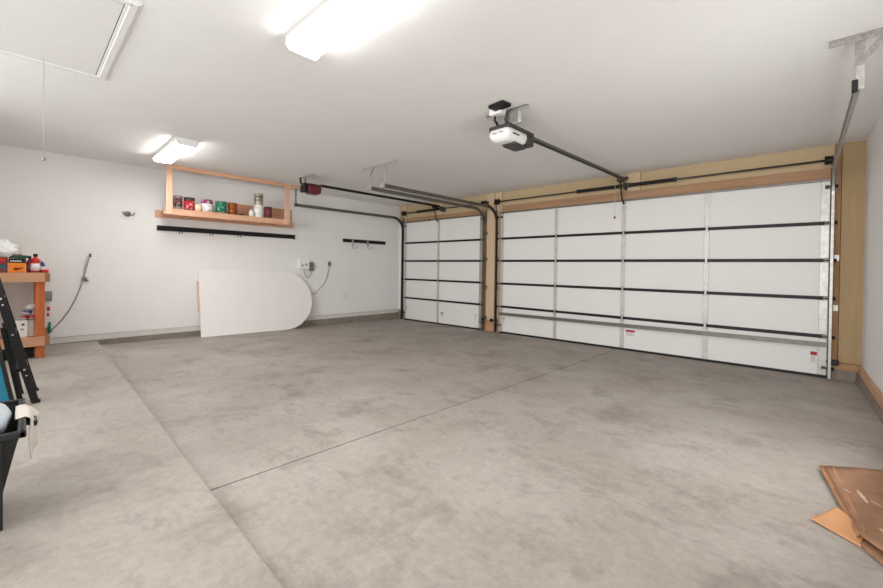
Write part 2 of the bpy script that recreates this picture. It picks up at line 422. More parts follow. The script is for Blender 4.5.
# ------------------------------------------------------------------ garage doors
JZ = [2.445, 1.918, 1.461, .9945, .5216]
DF = -.015
def garage_door(label, x0, x1, stiles, wide, stickers, strut):
    t = thing('garage_door', label, 'garage door', ((x0 + x1) / 2, 0, zf((x0 + x1) / 2, 0)))
    t['kind'] = 'thing'
    zb = lambda x: zf(x, 0) + .022
    for i in range(5):
        zt = JZ[i] - .006; z0 = JZ[i + 1] + .006 if i < 4 else None
        m = MB()
        if z0 is not None: m.box((x0, DF, z0), (x1, .026, zt), .003)
        else: m.prism([(x0, DF, zb(x0)), (x1, DF, zb(x1)), (x1, DF, zt), (x0, DF, zt)], (0, .041, 0))
        m.build('panel', 'door', t)
    for z in JZ[1:]:
        MB().box((x0 + .015, DF - .014, z - .022), (x1 - .015, DF + .005, z + .022), .003).build('section_rail', 'black', t)
    MB().prism([(x0, DF - .006, zb(x0) - .022), (x1, DF - .006, zb(x1) - .022), (x1, DF - .006, zb(x1) + .012), (x0, DF - .006, zb(x0) + .012)], (0, .04, 0)).build('bottom_seal', 'black', t)
    MB().box((x0 - .02, DF - .02, 2.432), (x1 + .02, .02, 2.462), .004).build('top_rail', 'galv_d', t)
    for k, x in enumerate(stiles):
        st = MB()
        for i in range(5):
            zt = JZ[i] - (.024 if i else .012); z0 = JZ[i + 1] + .024 if i < 4 else zb(x) + .012
            st.box((x - .033, DF - .012, z0), (x + .033, DF + .003, zt), .003)
            st.box((x - .008, DF - .015, z0 + .02), (x + .008, DF - .01, zt - .02))
        st.build('stile', 'galv_l', t)
        for z in JZ[1:]:
            h = MB(); h.box((x - .022, DF - .018, z + .02), (x + .022, DF - .012, z + .05), .002); h.box((x - .022, DF - .018, z - .05), (x + .022, DF - .012, z - .02), .002)
            h.box((x - .012, DF - .022, z - .024), (x + .012, DF - .014, z + .024)); h.build('hinge', 'galv', t)
    for s, x, w in ((1, x0, wide[0]), (-1, x1, wide[1])):
        st = MB()
        for i in range(5):
            zt = JZ[i] - (.024 if i else .012); z0 = JZ[i + 1] + .024 if i < 4 else zb(x) + .012
            st.box((x + s * .004, DF - .012, z0), (x + s * w, DF + .003, zt), .003)
            st.cyl((x + s * w * .5, DF - .013, z0 + .05), (x + s * w * .5, DF - .011, z0 + .05), .008, 8)
        st.build('end_stile', 'galv_l' if w < .084 else 'galv', t)
        for i, z in enumerate([2.36] + JZ[1:] + [.14]):
            h = MB(); h.box((x + s * .012, DF - .022, z - .024), (x + s * .05, DF - .012, z + .024), .004)
            hb = h.build('roller_hinge', 'galv_d' if i else 'galv_k', t)
            r = MB(); r.cyl((x - s * .055, DF - .045, z), (x + s * .05, DF - .03, z), .006, 8)
            r.cyl((x - s * .062, DF - .045, z), (x - s * .04, DF - .045, z), .021, 12); r.build('roller', 'black', hb)
    for x, s_ in ((x0, -1), (x1, 1)):
        MB().tube([(x + s_ * .004, -.052, 2.59), (x + s_ * .008, -.05, 1.6), (x + s_ * .008, -.05, zf(x, 0) + .1)], .0028, 5).build('lift_cable', 'galv_k', t)
    if strut:
        a, b = strut
        m = MB(); m.bar((x0 + .03, DF - .035, a), (x1 - .01, DF - .035, b), .05, .05); 
        m.bar((x0 + .03, DF - .064, a + .022), (x1 - .01, DF - .064, b + .022), .02, .012); m.bar((x0 + .03, DF - .064, a - .022), (x1 - .01, DF - .064, b - .022), .02, .012)
        m.build('strut', 'galv_d', t)
    for (sx0, sx1, sz0, sz1, hdr) in stickers:
        b = MB(); b.box((sx0, DF - .003, sz0), (sx1, DF + .002, sz1)); lb = b.build('warning_label', 'paper', t)
        hh = (sz1 - sz0) * hdr
        MB().box((sx0 + .004, DF - .0045, sz1 - hh), (sx1 - .004, DF - .002, sz1 - .004)).build('red_band', 'label_red', lb)
        m = MB(); z = sz1 - hh - .012; rr = random.Random(int(sx0 * 100))
        while z > sz0 + .008:
            m.box((sx0 + .008, DF - .0042, z - .005), (sx0 + (sx1 - sx0) * rr.uniform(.6, .95), DF - .002, z)); z -= .014
        m.build('print_lines', 'print', lb)
    return t
gd1 = garage_door('wide white sectional garage door with four bays, beside the right wall', 3.25, 8.142, (4.495, 5.70, 6.862), (.075, .085),
            [(5.755, 5.905, .225, .335, .34), (7.985, 8.055, .185, .325, .35)], (.378, .425))
gd2 = garage_door('narrow white sectional garage door in the far left corner', .268, 2.79, (1.468,), (.05, .085),
            [(1.555, 1.665, .16, .255, .34)], None)
# small lift-handle marks near the bottom ends
for (gd, x) in ((gd1, 3.36), (gd2, .345), (gd2, 2.62)):
    m = MB(); m.box((x - .02, DF - .003, .16), (x + .02, DF + .002, .3)); lb = m.build('warning_label', 'paper', gd)
    MB().box((x - .014, DF - .005, .265), (x + .014, DF - .002, .295)).build('black_mark', 'dark', lb)
    MB().cyl((x, DF - .005, .225), (x, DF - .002, .225), .012, 10).build('black_mark', 'dark', lb)
    m = MB()
    for z in (.2, .185, .17): m.box((x - .014, DF - .0045, z - .004), (x + .012, DF - .002, z))
    m.build('print_lines', 'print', lb)

# ------------------------------------------------------------------ door tracks
def track_path(x, xe, yend, zt=2.55, y0=-.062, r=.30, ztop=None):
    pts = [(x, y0, zf(x, 0) + .01), (x, y0, zt - r)]
    for k in range(1, 9):
        a = PI / 2 * k / 8
        pts.append((x, y0 - r + r * math.cos(a), zt - r + r * math.sin(a)))
    pts.append((xe, yend, zt))
    return pts
def c_prof(s):
    w = .026; h = .03; t = .004     # channel: web on the outer side, lips toward the door
    P = [(-w / 2, -h), (w / 2, -h), (w / 2, -h + t), (-w / 2 + t, -h + t), (-w / 2 + t, h - t), (w / 2, h - t), (w / 2, h), (-w / 2, h)]
    return [(u * s, v) for u, v in P]
def track(label, x, xe, yend, s, mt, hanger, bz=(.25, .9, 1.5, 2.05), bm_='galv_d'):
    t = thing('garage_door_track', label, 'door track', (x, -.06, zf(x, 0)), 'roller tracks of the two garage doors')
    path = track_path(x, xe, yend)
    MB().sweep(path[:2], c_prof(s), (1, 0, 0)).build('vertical_track', mt, t)
    MB().sweep(path[1:10], c_prof(s), (1, 0, 0)).build('curved_track', mt, t)
    MB().sweep(path[9:], c_prof(s), (1, 0, 0)).build('horizontal_track', mt if mt != 'galv_k' else 'galv_d', t)
    for z in bz:
        m = MB(); xx = x - s * .02
        m.box((min(xx - s * .004, xx), -.06, z - .03), (max(xx - s * .004, xx), WY - .0, z + .03)); m.box((min(xx - s * .045, xx), WY - .036, z - .035), (max(xx - s * .045, xx), WY - .028, z + .035))
        m.cyl((xx - s * .025, WY - .042, z), (xx - s * .025, WY - .035, z), .01, 8)
        m.build('track_bracket', bm_, t)
    m = MB(); m.box((x - s * .035, -.06, 2.28), (x - s * .027, -.0, 2.5)); m.box((x - s * .04, -.045, 2.34), (x - s * .034, -.02, 2.60)); m.build('flag_bracket', 'galv_d', t)
    hanger(t)
    return t
def hang_left(t):
    MB().perf((.185, -2.93, 2.53), (0, 0, 1), (0, -1, 0), H - 2.53, .035, 9).build('hanger_strap', 'galv_d', t)
    m = MB(); m.box((.17, -2.97, 2.52), (.235, -2.925, 2.58)); m.build('end_plate', 'galv_k', t)
def hang_mid1(t):
    MB().perf((2.87, -3.045, 2.52), (0, 0, 1), (1, 0, 0), H - 2.53, .034, 9).build('hanger_strap', 'galv', t)
    MB().perf((2.66, -3.06, H - .036), (1, 0, 0), (0, 0, 1), .87, .034, 22).build('ceiling_angle', 'galv', t)
    MB().bar((2.885, -3.052, 2.74), (2.975, -3.052, H - .01), .004, .03, up=(0, 1, 0)).build('brace', 'galv', t)
    MB().box((2.82, -3.06, 2.515), (2.90, -3.035, 2.585)).build('end_plate', 'galv', t)
def hang_mid2(t):
    MB().perf((3.205, -3.043, 2.52), (0, 0, 1), (1, 0, 0), H - 2.54, .036, 9).build('hanger_strap', 'galv', t)
    MB().box((3.15, -3.06, 2.515), (3.24, -3.035, 2.59)).build('end_plate', 'galv', t)
def hang_right(t):
    MB().box((8.235, -3.056, 2.52), (8.275, -3.05, H - .02), .001).build('hanger_strap', 'galv', t)
    MB().perf((8.10, -3.065, H - .05), (1, 0, 0), (0, 0, 1), .47, .05, 10).build('ceiling_angle', 'galv_m', t)
    m = MB(); d = V((.15, 0, .17)); m.perf((8.268, -3.062, 2.69), d, V((-.17, 0, .15)), d.length, .04, 6); m.build('brace', 'galv_m', t)
    m = MB(); m.perf((8.225, -3.062, 2.68), (0, 0, 1), (1, 0, 0), .2, .045, 5); m.build('brace', 'galv_m', t)
    m = MB(); m.box((8.215, -3.07, 2.51), (8.245, -3.03, 2.585), .003); m.build('end_plate', 'black', t)
track('grimy steel track on the left side of the narrow door, along the left wall', .215, .2, -2.95, 1, 'galv_k', hang_left)
track('steel track on the right side of the narrow door, left of the pillar', 2.835, 2.85, -3.05, -1, 'galv_d', hang_mid1)
track('steel track on the left side of the wide door, right of the pillar', 3.172, 3.19, -3.05, 1, 'galv_k', hang_mid2)
track('steel track on the right side of the wide door, beside the right wall', 8.163, 8.245, -3.06, -1, 'galv', hang_right, (.16, .879, 1.49), 'galv_l')
# photo-eye sensors beside the door feet
def sensor(label, x, s):
    t = thing('safety_sensor', label, 'sensor', (x, -.09, zf(x, 0) + .2), 'photo eye sensors at the door feet')
    MB().box((x - .03, -.115, .19), (x + .03, -.085, .26), .006).build('housing', 'black', t)
    MB().bar((x, -.09, .225), (x + s * .09, -.0, .215), .02, .02).build('bracket', 'dark', t)
    MB().cyl((x - s * .028, -.1, .225), (x - s * .04, -.1, .225), .012, 12).build('eye', 'dred', t)
sensor('small black sensor low on the right side of the pillar', 3.10, 1)
sensor('small black sensor low at the right edge of the narrow door', 2.87, -1)
sensor('small black sensor low on the right jamb of the wide door', 8.21, -1)

# ------------------------------------------------------------------ torsion springs
def spring_unit(label, xa, xb, springs, xc, y=-.10, z=2.675):
    t = thing('torsion_spring', label, 'spring', ((xa + xb) / 2, y, z))
    MB().cyl((xa - .07, y, z), (xb + .07, y, z), .0135, 12).build('shaft', 'galv_k', t)
    for a, b in springs:
        prof = [(.004, a)]; n = int((b - a) / .016)
        for k in range(n):
            x = a + (b - a) * (k + .5) / n; d = (b - a) / n
            prof += [(.026, x - d * .45), (.031, x), (.026, x + d * .45)]
        prof.append((.004, b))
        so = MB().lathe((0, y, z), prof, 12, 'x').build('spring', 'black', t)
        m = MB()
        for xx in (a - .012, b - .012): m.cyl((xx, y, z), (xx + .03, y, z), .036, 14)
        m.build('winding_cone', 'dark', so)
    m = MB(); m.box((xc - .012, y - .035, z - .06), (xc + .012, WY, z + .05), .003); m.cyl((xc - .02, y, z), (xc + .02, y, z), .03, 14); m.build('centre_bracket', 'dark', t)
    for x, s in ((xa, 1), (xb, -1)):
        m = MB(); m.lathe((x, y, z), [(.02, -.04), (.058, -.038), (.048, -.02), (.05, 0), (.046, .02), (.058, .034), (.02, .038)], 18, 'x'); m.build('cable_drum', 'black', t)
        m = MB(); m.box((x - s * .055, y - .04, z - .06), (x - s * .05, WY, z + .05)); m.build('bearing_plate', 'galv_k', t)
spring_unit('black torsion springs on a shaft above the wide garage door', 3.21, 8.12, [(4.93, 5.66), (5.80, 6.46)], 5.73)
spring_unit('short black torsion spring on a shaft above the narrow garage door', .30, 2.86, [(.80, 1.56)], 1.62)

# ------------------------------------------------------------------ garage door openers
t = thing('garage_door_opener', 'white and grey garage door opener hung from the ceiling at the room centre', 'garage door opener', (5.72, -3.3, 2.58))
m = MB(); m.box((5.592, -3.565, 2.695), (5.848, -3.10, 2.745), .014); m.box((5.60, -3.23, 2.60), (5.84, -3.09, 2.72), .018); m.build('chassis', 'dark', t)
# white cover: rounded, tapering downwards
def loft(m, rects, r):
    rings = []
    for (x0, x1, y0, y1, z) in rects:
        ring = []
        for cx, cy, a0 in ((x1 - r, y1 - r, 0), (x0 + r, y1 - r, 90), (x0 + r, y0 + r, 180), (x1 - r, y0 + r, 270)):
            for k in range(5):
                a = math.radians(a0 + 90 * k / 4); ring.append(m.bm.verts.new((cx + r * math.cos(a), cy + r * math.sin(a), z)))
        rings.append(ring)
    n = len(rings[0])
    for a, b in zip(rings, rings[1:]):
        for k in range(n):
            f = m.bm.faces.new((a[k], a[(k + 1) % n], b[(k + 1) % n], b[k])); f.smooth = True
    m.bm.faces.new(rings[0]); m.bm.faces.new(rings[-1])
m = MB(); loft(m, [(5.64, 5.80, -3.52, -3.25, 2.582), (5.61, 5.83, -3.575, -3.22, 2.612), (5.596, 5.844, -3.585, -3.21, 2.655), (5.60, 5.84, -3.57, -3.21, 2.70)], .045)
cov = m.build('cover', 'white', t)
m = MB(); m.box((5.66, -3.59, 2.652), (5.71, -3.575, 2.659)); m.box((5.838, -3.50, 2.648), (5.848, -3.39, 2.66)); m.box((5.735, -3.59, 2.656), (5.785, -3.575, 2.661)); m.build('vent_slot', 'black', cov)
m = MB(); loft(m, [(5.67, 5.80, -3.42, -3.2, 2.562), (5.655, 5.815, -3.45, -3.18, 2.59)], .02); m.build('control_panel', 'dark', t)
m = MB(); m.bar((5.72, -3.2, 2.755), (5.72, -.0, 2.795), .03, .034); m.build('rail', 'rail', t)
m = MB(); m.bar((5.72, -3.2, 2.733), (5.72, -.06, 2.772), .036, .012); m.build('rail_flange', 'black', t)
m = MB(); m.bar((5.72, -.34, 2.735), (5.72, -.2, 2.737), .06, .05); m.build('trolley', 'dark', t)
m = MB(); m.tube([(5.70, -.22, 2.74), (5.70, -.17, 2.6), (5.70, -.12, 2.46), (5.70, -.06, 2.41), (5.70, -.03, 2.39)], .012, 8); m.build('door_arm', 'black', t)
m = MB(); m.box((5.685, -.06, 2.79), (5.755, WY - .03, 2.83)); m.build('header_bracket', 'dark', t)
cd = MB().tube([(5.655, -.3, 2.72), (5.655, -.3, 2.16)], .003, 5).build('release_cord', 'greycard', t)
MB().lathe((5.655, -.3, 2.125), [(.004, 0), (.014, .005), (.014, .03), (.004, .045)], 10).build('handle', 'dred', cd)
MB().perf((5.53, -3.505, H - .036), (1, 0, 0), (0, 0, 1), .49, .034, 14).build('ceiling_angle', 'galv', t)
MB().perf((5.53, -3.505, H - .003), (1, 0, 0), (0, -1, 0), .49, .034, 14).build('ceiling_angle', 'galv', t)
for x in (5.66, 5.785): MB().box((x, -3.512, 2.74), (x + .022, -3.508, H - .01)).build('hanging_strap', 'galv', t)
MB().perf((5.90, -3.503, 2.74), (0, 0, 1), (1, 0, 0), H - 2.745, .036, 5).build('hanging_strap', 'galv_l', t)
MB().box((5.845, -3.52, 2.735), (5.935, -3.49, 2.741)).build('hanging_strap', 'galv_l', t)
MB().tube([(5.70, -3.60, 2.82), (5.69, -3.60, 2.79), (5.685, -3.56, 2.77), (5.69, -3.54, 2.74)], .012, 8).build('power_cord', 'black', t)
MB().tube([(5.79, -3.56, 2.85), (5.80, -3.55, 2.82), (5.785, -3.545, 2.79), (5.79, -3.53, 2.74)], .016, 8).build('power_cord', 'dark', t)
t = thing('ceiling_outlet', 'black and white ceiling outlet box above the white garage door opener', 'outlet', (5.79, -3.66, 2.82))
MB().box((5.655, -3.645, 2.825), (5.80, -3.555, H), .006).build('outlet_box', 'white', t)
m = MB(); m.obox((5.815, -3.69, 2.867), ((1, -.1, 0), (0, 0, 1)), (.185, .125, .034), .006); m.build('adapter', 'black', t)

t = thing('garage_door_opener', 'burgundy garage door opener hung beside the wooden ceiling shelf', 'garage door opener', (1.47, -3.3, 2.56))
m = MB(); loft(m, [(1.40, 1.54, -3.37, -3.18, 2.575), (1.38, 1.56, -3.40, -3.14, 2.60), (1.37, 1.57, -3.40, -3.13, 2.68), (1.38, 1.56, -3.39, -3.14, 2.73)], .05); cov = m.build('cover', 'burg', t)
MB().box((1.568, -3.31, 2.648), (1.574, -3.20, 2.662)).build('nameplate', 'maroon', cov)
m = MB(); m.box((1.385, -3.47, 2.59), (1.555, -3.405, 2.72), .02); m.cyl((1.55, -3.44, 2.64), (1.562, -3.44, 2.64), .026, 14); m.build('end_housing', 'black', t)
MB().box((1.39, -3.46, 2.73), (1.55, -3.12, 2.752), .006).build('chassis', 'dark', t)
m = MB(); m.bar((1.47, -3.12, 2.755), (1.47, -.0, 2.755), .03, .045); m.build('rail', 'black', t)
m = MB(); m.box((1.44, -.24, 2.70), (1.5, -.1, 2.74)); m.build('trolley', 'black', t)
m = MB(); m.tube([(1.47, -.2, 2.71), (1.46, -.16, 2.6), (1.45, -.1, 2.46), (1.45, -.04, 2.38)], .012, 8); m.build('door_arm', 'black', t)
cd = MB().tube([(1.44, -.3, 2.72), (1.44, -.3, 2.42)], .003, 5).build('release_cord', 'dark', t)
MB().lathe((1.44, -.3, 2.385), [(.004, 0), (.014, .005), (.014, .03), (.004, .045)], 10).build('handle', 'black', cd)
m = MB(); m.perf((1.30, -3.40, H - .036), (1, 0, 0), (0, 0, 1), .42, .034, 12); m.build('ceiling_angle', 'galv', t)
for x in (1.40, 1.545): MB().perf((x, -3.40, 2.74), (0, 0, 1), (1, 0, 0), H - 2.75, .032, 4).build('hanging_strap', 'galv', t)
MB().bar((1.415, -3.398, 2.76), (1.5, -3.398, H - .01), .004, .03, up=(0, 1, 0)).build('hanging_strap', 'galv', t)
m = MB(); m.tube([(1.40, -3.45, 2.74), (1.37, -3.45, 2.80), (1.40, -3.47, 2.85)], .016, 8); m.build('power_cord', 'black', t)

# ------------------------------------------------------------------ ceiling lights
def ceiling_light(label, x0, x1, y0, y1):
    t = thing('ceiling_light', label, 'ceiling light', ((x0 + x1) / 2, (y0 + y1) / 2, H - .09), 'wraparound ceiling lights')
    m = MB(); m.box((x0 + .012, y0 + .015, H - .03), (x1 - .012, y1 - .015, H), .003)
    for ya in (y0 - .004, y1 - .002): m.box((x0 + .012, ya, H - .040), (x1 - .012, ya + .006, H))
    m.build('housing', 'enamel', t)
    m = MB(); yc = (y0 + y1) / 2; hw = (y1 - y0) / 2
    prof = [(x0 + .015, yc - hw * .96, H - .022), (x0 + .015, yc - hw * .96, H - .055), (x0 + .015, yc - hw * .8, H - .075), (x0 + .015, yc - hw * .4, H - .083),
            (x0 + .015, yc + hw * .4, H - .083), (x0 + .015, yc + hw * .8, H - .075), (x0 + .015, yc + hw * .96, H - .055), (x0 + .015, yc + hw * .96, H - .022)]
    m.prism(prof, (x1 - x0 - .03, 0, 0)); m.build('diffuser', 'lens', t)
    for a, b in ((x0, x0 + .016), (x1 - .016, x1)):
        m = MB(); m.prism([(a, yc - hw - .006, H - .001), (a, yc - hw - .006, H - .058), (a, yc - hw * .8, H - .088), (a, yc + hw * .8, H - .088), (a, yc + hw + .006, H - .058), (a, yc + hw + .006, H - .001)], (b - a, 0, 0))
        m.build('end_cap', 'enamel', t)
ceiling_light('lit white ceiling light at the top centre, nearest the camera', 5.385, 6.66, -5.605, -5.37)
ceiling_light('lit white ceiling light above the left end of the wooden shelf', .98, 2.245, -5.53, -5.295)

# ------------------------------------------------------------------ attic hatch
t = thing('attic_hatch', 'white attic hatch with moulded trim in the ceiling, top left', 'attic hatch', (4.3, -6.72, H - .02))
hx0, hx1, hy0, hy1 = 3.655, 5.0, -7.0, -6.435
MB().box((hx0 + .006, hy0 + .006, H - .008), (hx1 - .006, hy1 - .006, H)).build('hatch_panel', 'enamel', t)
for nm, (a, b) in (('f', ((hx0 - .075, hy1), (hx1 + .075, hy1 + .075))), ('b', ((hx0 - .075, hy0 - .075), (hx1 + .075, hy0))), ('l', ((hx0 - .075, hy0), (hx0, hy1))), ('r', ((hx1, hy0), (hx1 + .075, hy1)))):
    m = MB(); m.box((a[0], a[1], H - .009), (b[0], b[1], H), .003)
    cx0, cy0, cx1, cy1 = a[0], a[1], b[0], b[1]
    if nm in 'fb': m.box((cx0 + .012, cy0 + .018, H - .016), (cx1 - .012, cy1 - .014, H), .004)
    else: m.box((cx0 + .018, cy0 - .03, H - .016), (cx1 - .014, cy1 + .03, H), .004)
    m.build('trim_board', 'enamel', t)
m = MB()
m.box((hx0 - .001, hy1 - .008, H - .005), (hx1 + .001, hy1 + .001, H + .004)); m.box((hx0 - .001, hy0, H - .005), (hx0 + .008, hy1, H + .004)); m.box((hx1 - .008, hy0, H - .005), (hx1 + .001, hy1, H + .004))
m.build('gap', 'dark', t)
cd = MB().tube([(3.723, -6.749, H - .008), (3.723, -6.749, 2.11)], .002, 6).build('pull_cord', 'cord', t)
MB().lathe((3.723, -6.749, 2.085), [(.004, 0), (.013, .004), (.011, .022), (.004, .034)], 10).build('knob', 'hose', cd)

# ------------------------------------------------------------------ ceiling hung shelf
t = thing('hanging_shelf', 'raw wooden storage shelf hung from the ceiling on the left wall', 'shelf', (.25, -4.3, 2.08))
MB().box((.46, -5.30, 2.095), (.5, -3.25, 2.195), .003).build('front_board', 'shelf_y', t)
MB().box((.0, -5.315, 2.08), (.04, -2.935, 2.195), .003).build('ledger', 'shelf_y', t)
MB().box((.04, -5.24, 2.16), (.46, -3.255, 2.195), .002).build('deck', 'shelf_y', t)
MB().box((.0, -4.05, 2.196), (.02, -2.95, 2.46), .003).build('back_board', 'shelf_y', t)
m = MB()
for y in (-4.9, -4.3, -3.8, -3.275): m.box((.04, y - .02, 2.085), (.46, y + .02, 2.16), .002)
m.build('joist', 'shelf_x', t)
MB().box((.505, -5.275, 2.10), (.543, -5.187, H), .003).build('post', 'shelf_z', t)
MB().box((.505, -3.335, 2.10), (.543, -3.24, H), .003).build('post', 'shelf_z', t)
MB().box((.50, -5.187, 2.82), (.54, -3.335, H), .003).build('ceiling_rail', 'shelf_y', t)
MB().box((.50, -3.24, 2.82), (.54, -3.0, H), .003).build('ceiling_rail', 'shelf_y', t)

G = 'cans and jars on the hanging shelf'
def can(label, y, r, h, body, band, lid, x=.40, z=2.195, lo=.18, hi=.86):
    t = thing('paint_can', label, 'paint can', (x, y, z), G)
    MB().lathe((x, y, z), [(r * .2, .001), (r * .97, 0), (r, .006), (r, h - .01), (r * 1.03, h - .006), (r * 1.03, h), (r * .9, h), (r * .88, h - .006), (r * .2, h - .006)], 28).build('body', body, t)
    MB().lathe((x, y, z), [(r * .99, h * lo), (r * 1.012, h * lo), (r * 1.012, h * hi), (r * .99, h * hi)], 28).build('paper_label', band, t)
    MB().lathe((x, y, z), [(r * .2, h - .004), (r * .86, h - .004), (r * .86, h + .001), (r * .2, h - .001)], 28).build('lid', lid, t)
    return t
can('maroon and grey paint can beside the left shelf post', -5.085, .066, .225, 'tin', 'p_maroon', 'dark', lo=.22, hi=.8)
can('red paint can with dark top, second from the left shelf post', -4.92, .08, .215, 'dark', 'p_red', 'dark', lo=.06, hi=.72)
can('white paint can with magenta top band, mid shelf', -4.655, .09, .215, 'p_mag', 'p_white', 'dark', lo=.02, hi=.66)
can('green labelled paint can on the shelf right of the magenta topped can', -4.43, .088, .215, 'tin', 'p_green', 'dark', lo=.1, hi=.92)
can('amber brown can on the shelf right of the green can', -4.24, .08, .21, 'copper', 'copper', 'copper', lo=.1, hi=.5)
can('white can carrying the tall pale gold can on the shelf', -3.785, .083, .225, 'white', 'white', 'tin')
can('tall pale gold can stacked on a white can', -3.785, .078, .215, 'gold', 'tin', 'gold', z=2.195 + .226, lo=.34, hi=.8)
can('plum coloured can nearest the right shelf post', -3.605, .066, .215, 'dark', 'p_plum', 'plum', lo=.1, hi=.9)
t = thing('jar', 'small cream jar with green cap between red and white cans', 'jar', (.42, -4.79, 2.195), G)
MB().lathe((.42, -4.79, 2.195), [(.01, 0), (.048, .002), (.052, .05), (.045, .10), (.03, .12), (.01, .12)], 22).build('body', 'cream', t)
MB().cyl((.42, -4.755, 2.197), (.42, -4.755, 2.25), .03, 16).build('cap', 'dgreen', t)
t = thing('jar', 'small white jar left of the stacked cans on the shelf', 'jar', (.43, -3.92, 2.195), G)
MB().lathe((.43, -3.92, 2.195), [(.01, 0), (.046, .002), (.048, .085), (.03, .105), (.01, .105)], 22).build('body', 'white', t)
MB().cyl((.43, -3.92, 2.30), (.43, -3.92, 2.325), .032, 18).build('cap', 'greycard', t)
m = MB(); m.lathe((.43, -4.11, 2.195), [(.01, 0), (.045, 0), (.045, .02), (.01, .02)], 20); tag(m.build('can_lid', 'dark'), 'flat dark lid on the shelf right of the amber can', 'lid')
# ------------------------------------------------------------------ left wall fittings
t = thing('tool_rail', 'long black tool rail on the wall below the wooden shelf', 'rail', (.02, -4.1, 1.85))
MB().box((0, -5.29, 1.862), (.03, -2.885, 1.945), .003).build('rail_plate', 'black', t)
for y in (-4.98, -4.5, -4.02):
    m = MB(); m.tube([(.03, y, 1.89), (.05, y, 1.86), (.06, y, 1.825), (.075, y, 1.84)], .006, 6); m.tube([(.03, y + .045, 1.89), (.05, y + .045, 1.86), (.06, y + .045, 1.825), (.075, y + .045, 1.84)], .006, 6)
    m.box((.028, y - .015, 1.87), (.034, y + .06, 1.93)); m.build('hook', 'black', t)
m = MB(); m.box((0, -2.895, 1.85), (.035, -2.878, 1.95), .003); m.build('end_cap', 'black', t)
t = thing('hook_rail', 'short black rail with two hooks on the wall near the corner', 'rail', (.02, -1.08, 1.85))
MB().box((0, -1.70, 1.866), (.025, -.465, 1.945), .003).build('rail_plate', 'black', t)
for y in (-1.45, -1.02):
    m = MB(); m.box((.024, y - .02, 1.84), (.03, y + .02, 1.93)); m.tube([(.03, y, 1.86), (.035, y, 1.78), (.05, y, 1.735), (.085, y + .02, 1.725), (.12, y + .06, 1.745), (.135, y + .09, 1.78)], .008, 8)
    m.tube([(.03, y, 1.80), (.06, y + .01, 1.80), (.075, y + .02, 1.83)], .007, 8); m.build('hook', 'chrome', t)
t = thing('wall_hook', 'small steel double hook alone on the wall above the hose', 'hook', (.0, -5.67, 2.08))
MB().lathe((0, -5.68, 2.09), [(.005, 0), (.042, .001), (.042, .01), (.03, .018), (.005, .02)], 20, 'x').build('back_plate', 'galv_d', t)
for s in (-1, 1):
    m = MB(); y = -5.68
    m.tube([(.015, y + s * .015, 2.095), (.05, y + s * .03, 2.075), (.085, y + s * .055, 2.07), (.105, y + s * .07, 2.09), (.108, y + s * .075, 2.115)], .009, 8); m.build('prong', 'galv_d', t)
# grey hose with its green end
t = thing('hose', 'thin grey hose hung on the left wall beside the wooden workbench', 'hose', (.02, -6.35, .3))
m = MB(); m.tube([(.02, -6.134, 1.43), (.022, -6.17, 1.25), (.022, -6.205, 1.08), (.02, -6.25, .9), (.02, -6.30, .744), (.02, -6.365, .59), (.022, -6.44, .46), (.03, -6.52, .36), (.035, -6.565, .315)], .0085, 8); m.build('tube', 'hose', t)
m = MB(); m.tube([(.03, -6.15, 1.42), (.035, -6.19, 1.24), (.03, -6.205, 1.08)], .007, 8); m.build('upper_strand', 'greycard', t)
m = MB(); m.box((.001, -6.145, 1.39), (.034, -6.12, 1.44), .004); m.build('top_fitting', 'galv_k', t)
m = MB(); m.box((.001, -6.225, 1.05), (.045, -6.17, 1.085), .004); m.box((.005, -6.19, 1.02), (.035, -6.15, 1.05), .004); m.build('clip', 'galv_d', t)
m = MB(); m.tube([(.035, -6.56, .32), (.05, -6.59, .29)], .025, 10); m.tube([(.045, -6.58, .30), (.045, -6.57, .44)], [.02, .012], 10); m.build('nozzle', 'green', t)
t = thing('wall_box', 'small grey metal box on the wall beside the workbench post', 'electrical box', (.0, -6.575, .74))
MB().box((0, -6.65, .745), (.05, -6.548, .885), .004).build('body', 'greybox', t)
MB().box((.05, -6.64, .76), (.056, -6.556, .872), .002).build('cover', 'greybox', t)
t = thing('wall_notice', 'small pink and white notice on the wall below the grey box', 'notice', (.0, -6.6, .51))
MB().box((0, -6.66, .51), (.006, -6.56, .67)).build('sheet', 'paper', t)
m = MB(); m.box((.005, -6.6, .60), (.008, -6.568, .66)); m.box((.005, -6.6, .52), (.008, -6.575, .57)); m.build('red_print', 'label_red', t)
# electrical box, outlet and cord at mid wall
t = thing('power_outlet', 'white electrical box with plug on wall above the arched board', 'electrical box', (0, -2.62, 1.23))
MB().box((0, -2.79, 1.235), (.065, -2.56, 1.445), .008).build('box_body', 'white', t)
m = MB(); m.box((.065, -2.75, 1.29), (.07, -2.69, 1.33)); m.box((.065, -2.66, 1.30), (.07, -2.61, 1.35)); m.build('socket', 'clear', t)
m = MB(); m.box((.0, -2.55, 1.19), (.06, -2.45, 1.38), .02); m.build('plug', 'galv_d', t)
m = MB(); pts = []
for k in range(13):
    a = PI * k / 12; pts.append((.05, -2.59 - .09 * math.cos(a), 1.24 - .19 * math.sin(a)))
m.tube(pts, .007, 8); m.build('cord_loop', 'hose', t)
t = thing('extension_cable', 'thin grey cord rising on the wall right of the electrical box', 'cord', (.02, -2.2, .69))
m = MB(); m.tube([(.012, -2.052, 1.42), (.012, -2.06, 1.25), (.012, -2.11, 1.03), (.012, -2.18, .90), (.012, -2.30, .78), (.012, -2.40, .70), (.012, -2.52, .70), (.012, -2.64, .71)], .006, 8); m.build('cable', 'hose', t)
m = MB(); m.box((0, -2.08, 1.30), (.035, -2.03, 1.40), .006); m.build('plug', 'galv_d', t)
